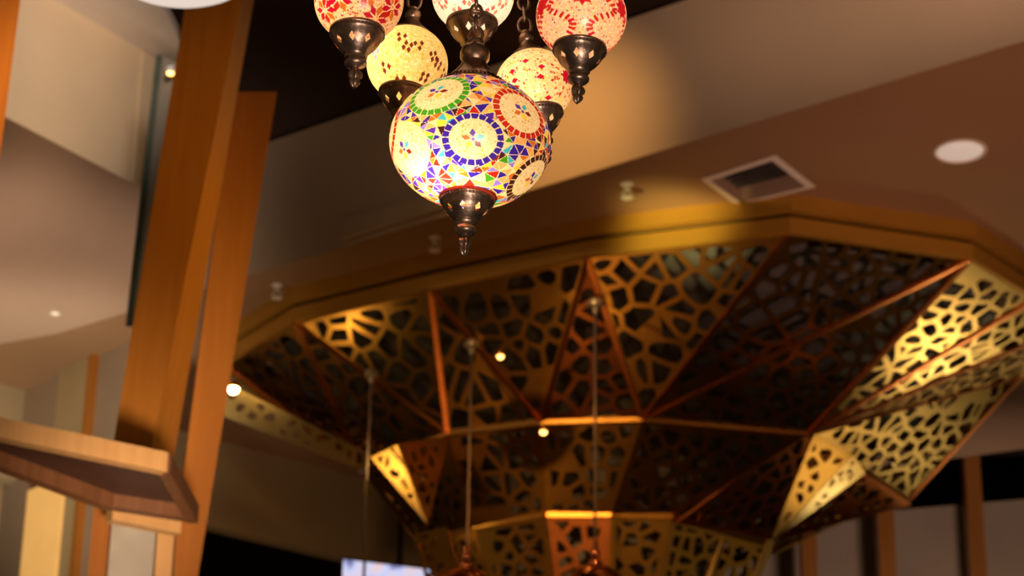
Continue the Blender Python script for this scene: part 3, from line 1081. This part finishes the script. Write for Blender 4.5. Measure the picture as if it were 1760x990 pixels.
def pendant(px, py, ydome, label, joint=None):
    top = hit(px, py) + Vector((0, -.03, -.02))
    # length so that the dome's crown appears at ydome
    lo2 = top.copy()
    d = ray(px, ydome)
    zb = CAMZ + d.z * (top.y / d.y)
    Ln = top.z - zb
    t = thing('copper_pendant', top, label, 'pendant lamp', 'copper dome pendants hanging from the gold canopy')
    autosmooth(MB().lathe([(0, .03), (.03, .03), (.042, .012), (.042, -.006), (.016, -.016), (.012, -.05), (0, -.052)], 24).build('mounting_cup', M['nickel'], t))
    MB().tube([(0, 0, -.045), (0, 0, -Ln - .0)], .0085, 8).build('rod', M['steel'], t)
    zc = -Ln
    autosmooth(MB().lathe([(0, zc + .05), (.014, zc + .045), (.016, zc + .0), (.024, zc - .01), (.026, zc - .03), (.018, zc - .045), (.034, zc - .06),
                           (.038, zc - .085), (.03, zc - .1), (0, zc - .1)], 24).build('lamp_holder', M['copper'], t))
    prof = [(.03, zc - .085), (.07, zc - .095), (.11, zc - .118), (.145, zc - .155), (.165, zc - .205), (.172, zc - .26), (.166, zc - .26),
            (.158, zc - .205), (.138, zc - .16), (.105, zc - .125), (.068, zc - .103), (.03, zc - .093)]
    autosmooth(MB().lathe(prof, 40).build('dome_shade', M['copper'], t))
    autosmooth(MB().lathe([(0, zc - .1), (.02, zc - .11), (.032, zc - .15), (.025, zc - .18), (0, zc - .19)], 20).build('bulb', M['lens_s'], t))
    if joint:
        dd = ray(px, joint)
        zj = CAMZ + dd.z * (top.y / dd.y) - top.z
        MB().tube([(0, 0, zj + .04), (0, 0, zj - .04)], .016, 10).build('brass_joint', M['goldb'], t)
    return t


pendant(1023, 522, 945, 'copper dome pendant on a long rod at the centre, rightmost of the three')
pendant(811, 592, 951, 'copper dome pendant on a long rod, middle of the three')
pendant(640, 642, 1010, 'pendant at the left of which mainly the rod and a brass joint show', joint=840)

# ------------------------------------------------------------------ spotlight and amber dots on the canopy
def spotlight(px, py, Y, label, lens, r, power=0, col=(1, .62, .2), to=None):
    c = at_y(px, py, Y)
    t = thing('spotlight', c, label, 'spotlight', 'small spotlights around the gold canopy')
    autosmooth(MB().lathe([(0, r * 1.3), (r * .9, r * 1.3), (r * 1.15, r * .6), (r * 1.15, .2 * r), (r * .9, .0)], 20).build('housing', M['gold'], t))
    autosmooth(MB().lathe([(r * .95, .25 * r), (r * .9, -.3 * r), (r * .55, -.75 * r), (0, -.95 * r)], 20).build('lens', M[lens], t))
    if power:
        l = bpy.data.lights.new('spotlight_glow', 'POINT')
        l.energy, l.color, l.shadow_soft_size = power, col, .03
        o = bpy.data.objects.new('spotlight_glow', l)
        COL.objects.link(o)
        o.parent = t
        o.location = (.12, -.22, -.22)
    return t


spotlight(401, 668, 12.6, 'glaring spotlight beside the leaning orange column at the canopy edge', 'lens', .032, 1.5)
spotlight(860, 612, 11.9, 'small amber glowing dot in the lattice, uppermost of the inner two', 'lens_s', .02, .3, (1, .5, .12))  # bright amber dot, built with the same housing and lens
spotlight(934, 742, 12.1, 'small amber glowing dot at the left end of the gold ring', 'lens_s', .02, .3, (1, .5, .12))

# ------------------------------------------------------------------ things in the ceiling
def on_ceiling(px, py):
    return at_z(px, py, ZS)


dv = on_ceiling(1650, 257)
t = thing('ceiling_downlight', dv, 'round white disc set into the brown ceiling at the upper right', 'ceiling light')
autosmooth(MB().lathe([(.128, 0), (.132, -.01), (.122, -.018), (.112, -.012), (.112, 0)], 48).build('trim_ring', M['white'], t))
autosmooth(MB().lathe([(.114, -.004), (.09, -.014), (0, -.018)], 48).build('diffuser', M['lens_w'], t))

q4, vc = VQ, VC
t = thing('air_vent', vc, 'square air diffuser with a white frame and dark recess in the brown ceiling', 'air vent')


def sq(k, z):
    return [(p - vc) * k + Vector((0, 0, z)) for p in q4]


def sq_ring(o0, o1, name, material, th=.006):  # sloping square band between two squares
    up_ = Vector((0, 0, th))
    v = o0 + o1 + [p + up_ for p in o0] + [p + up_ for p in o1]
    f = []
    for a_ in range(4):
        b_ = (a_ + 1) % 4
        f += [(a_, b_, 4 + b_, 4 + a_), (8 + a_, 12 + a_, 12 + b_, 8 + b_), (a_, 8 + a_, 8 + b_, b_), (4 + a_, 4 + b_, 12 + b_, 12 + a_)]
    return mesh_obj(name, v, f, material, t)


sq_ring(sq(1, -.012), sq(.84, -.016), 'vent_frame', M['white'])
sq_ring(sq(.84, -.012), sq(.835, .20), 'duct_wall', M['soffit_l'], .004)
MB().loft(sq(.835, .20), sq(.835, .21)).build('damper', M['black'], t)
for k in range(1, 6):                        # louvre blades across the recess
    a_, b_ = sq(.83, .07), None
    u0, u1 = a_[0].lerp(a_[3], k / 6), a_[1].lerp(a_[2], k / 6)
    MB().bar(u0, u1, .004, .05, up=(0, 0, 1)).build('louvre', M['liner'], t)


def sprinkler(px, py, label):
    t = thing('ceiling_sprinkler', on_ceiling(px, py), label, 'sprinkler', 'white fittings dotted over the brown ceiling')
    autosmooth(MB().lathe([(.034, 0), (.035, -.005), (.024, -.01), (.014, -.014), (.014, -.04), (0, -.042)], 24).build('escutcheon', M['white'], t))
    ar = MB()
    for sgn in (-1, 1):
        ar.tube([(sgn * .017, 0, -.038), (sgn * .026, 0, -.055), (sgn * .006, 0, -.078)], .004, 6)
    ar.build('frame_arm', M['white'], t)
    autosmooth(MB().lathe([(0, -.074), (.03, -.076), (.03, -.08), (0, -.084)], 16, flute=(1, 2, 8, .15)).build('deflector', M['white'], t))


sprinkler(1078, 316, 'white ceiling sprinkler left of the square air vent')
sprinkler(748, 408, 'white ceiling sprinkler just left of the big lamp finial')
sprinkler(477, 490, 'white ceiling sprinkler close to the leaning orange columns')
t = thing('ceiling_downlight', at_z(95, 537, ZS), 'tiny white recessed light in the beige ceiling at the left', 'ceiling light')
autosmooth(MB().lathe([(.03, 0), (.032, -.008), (.022, -.01), (.022, 0)], 24).build('trim_ring', M['white'], t))
autosmooth(MB().lathe([(.023, -.002), (.015, -.01), (0, -.012)], 24).build('diffuser', M['lens_d'], t))

# ------------------------------------------------------------------ leaning orange columns
def column(name, edges, y0, y1, label, material, back=.0, thick=None):
    """edges: three (x at y0, x at y1, depth) lines: far-left, nearest, right."""
    top = [at_y(e[0], y0, e[2]) for e in edges]
    bot = [at_y(e[1], y1, e[2]) for e in edges]
    o_ = Vector((0, 0, CAMZ))
    for q in (0, 2):                         # keep each face flat
        n_ = (bot[1] - top[1]).cross(top[q] - top[1])
        d_ = ray(edges[q][1], y1)
        bot[q] = o_ + d_ * ((top[1] - o_).dot(n_) / d_.dot(n_))
    top.append(top[0] + top[2] - top[1])
    bot.append(bot[0] + bot[2] - bot[1])
    return tag(MB().loft(bot, top).build(name, M[material]), label, 'column', 'leaning orange columns')


G2 = 'leaning orange columns'
column('leaning_column', [(333, 190, 8.16), (431, 255, 8.0), (450, 298, 8.14)], -80, 792,
       'front leaning orange column with one broad dark face and one narrow bright face', 'wood')
column('leaning_column', [(398, 288, 8.62), (400, 290, 8.58), (476, 337, 8.66)], 158, 1010,
       'rear leaning orange column that stops short below the dark ceiling', 'wood2')
column('leaning_column', [(-60, -120, 7.1), (-2, -68, 7.0), (43, -20, 7.1)], -60, 420, 'orange column cut by the left edge of the picture', 'wood')

# timber collar around the columns
ZC = CAMZ + 2.60
ty = thing('timber_collar', at_z(150, 800, ZC), 'light timber collar frame wrapped round the leaning columns at the lower left', 'timber frame')
o3 = ty.location


def zz(px, py, dz=0):
    return at_z(px, py, ZC) - o3 + Vector((0, 0, dz))


N0, Bc, Cc_, Dd, Ee = zz(-80, 722), zz(283, 797), zz(332, 884), zz(190, 862), zz(-80, 762)
MB().bar(N0, Bc, .045, .068).build('rail', M['pine'], ty)
MB().bar(Bc, Cc_, .04, .066).build('rail', M['brown'], ty)
MB().bar(Cc_, Dd, .05, .05).build('rail', M['brown'], ty)
MB().bar(Dd, Ee, .05, .06).build('rail', M['brown'], ty)
MB().loft([p + Vector((0, 0, .022)) for p in (N0, Bc, Cc_, Dd, Ee)], [p + Vector((0, 0, .034)) for p in (N0, Bc, Cc_, Dd, Ee)]).build('top_board', M['recess_dark'], ty)  # board coloured dark to stand for the shade inside the collar
MB().bar(zz(188, 884), zz(306, 908), .05, .05).build('lower_rail', M['pine'], ty)

# post and stone pier under the collar
pz = at_z(176, 862, ZC)


def upright(name, x0, x1, ytop, ybot, Y, dep, material, label, cat, xoff=0):
    a, b_ = at_y(x0, ytop, Y), at_y(x1, ytop, Y)
    return tag(MB().prism([(a.x, Y), (b_.x, Y), (b_.x, Y + dep), (a.x, Y + dep)], 0, a.z).build(name, M[material]), label, cat)


upright('timber_post', 161, 191, 868, 0, 8.44, .06, 'wood2', 'brown timber post under the timber collar', 'post')
upright('stone_pier', 192, 268, 900, 0, 8.46, .2, 'grey', 'pale grey stone pier standing under the collar rail', 'pier')
upright('wood_pier', 272, 300, 905, 0, 8.5, .16, 'pine', 'slim pinkish timber pier between the stone pier and the rear column', 'pier')

# white pendant bowl at the top edge, in front of the columns
bw = at_y(302, -47, 6.2)
t = thing('white_pendant', bw, 'white round pendant shade whose underside dips in at the top left', 'pendant lamp')
sr = 6.9 / F
autosmooth(MB().lathe([(0, -.030), (.07, -.029), (.13, -.024), (.19, -.012), (.215, .004), (.21, .03), (.16, .07), (.08, .1), (.02, .11), (0, .112)], 56).build('shade', M['shade'], t))
MB().tube([(0, 0, .1), (0, 0, ZD - bw.z)], .008, 8).build('stem', M['steel'], t)

# glass fin between the cream wall and the front column
g0, g1 = at_y(277, 100, 10.4), at_y(228, 500, 10.4)
t = thing('glass_fin', g1, 'slim grey glass fin beside the front leaning column', 'glass panel')
MB().loft([p - g1 for p in (at_y(226, 560, 10.4), at_y(262, 560, 10.35), at_y(262, 560, 10.38), at_y(226, 560, 10.43))],
          [p - g1 for p in (at_y(276, 96, 10.4), at_y(312, 110, 10.35), at_y(312, 110, 10.38), at_y(276, 96, 10.43))]).build('pane', M['glassp'], t)
MB().bar(at_y(222, 560, 10.38) - g1, at_y(274, 96, 10.38) - g1, .022, .03).build('edge', M['glass'], t)
c = at_y(293, 124, 10.3)
t = thing('small_lamp', c, 'tiny glowing lamp by the top of the glass fin', 'lamp')
autosmooth(MB().lathe([(0, .03), (.022, .025), (.024, 0), (.018, -.004)], 20).build('housing', M['white'], t))
autosmooth(MB().lathe([(.018, 0), (.015, -.012), (0, -.018)], 20).build('lens', M['lens_s'], t))

# panels on the left wall
wall_panel(96, 150, 560, 1000, M['tanp'], 'beige upright panel on the left wall beside a thin orange strip')
wall_panel(150, 157, 540, 1000, M['wood'], 'thin orange upright strip on the left wall', .05)
wall_panel(-60, 8, 600, 1000, M['tanp'], 'beige upright panel at the left edge of the left wall')
wall_panel(52, 112, 850, 1010, M['amber'], 'glowing amber upright panel low on the left wall', .05)

# ------------------------------------------------------------------ posts at the right rear
for x0, x1, lab in ((1663, 1690, 'orange timber post at the right rear, rightmost'), (1508, 1536, 'orange timber post at the right rear, middle of three'),
                    (1376, 1402, 'orange timber post at the right rear, partly behind the bright gold fin')):
    a, b_ = at_y(x0, 880, 16.4), at_y(x1, 880, 16.4)
    tag(MB().prism([(a.x, 16.4), (b_.x, 16.4), (b_.x, 16.55), (a.x, 16.55)], 0, ZD).build('timber_post', M['wood2']), lab, 'post', 'posts before the tan wall')

# ------------------------------------------------------------------ television
tp = at_y(590, 962, 15.0)
ex = (at_y(760, 982, 15.0) - tp).normalized()
t = thing('television', tp + ex * .36 + Vector((0, .0, -.2)), 'flat television showing a pale blue picture at the bottom edge', 'television')
o3t = t.location


def tvp(x, z, y):
    return tp + ex * x + Vector((0, y, z)) - o3t


MB().loft([tvp(-.012, .012, 0.0), tvp(.732, .012, 0.0), tvp(.732, -.44, 0.0), tvp(-.012, -.44, 0.0)],
          [tvp(-.012, .012, .05), tvp(.732, .012, .05), tvp(.732, -.44, .05), tvp(-.012, -.44, .05)]).build('casing', M['black'], t)
MB().loft([tvp(.0, 0, -.006), tvp(.72, 0, -.006), tvp(.72, -.42, -.006), tvp(0, -.42, -.006)],
          [tvp(.0, 0, .004), tvp(.72, 0, .004), tvp(.72, -.42, .004), tvp(0, -.42, .004)]).build('screen', M['tv'], t)
MB().tube([tvp(.36, -.2, .06), tvp(.36, ZD - tp.z, .06)], .02, 8).build('ceiling_pole', M['black'], t)
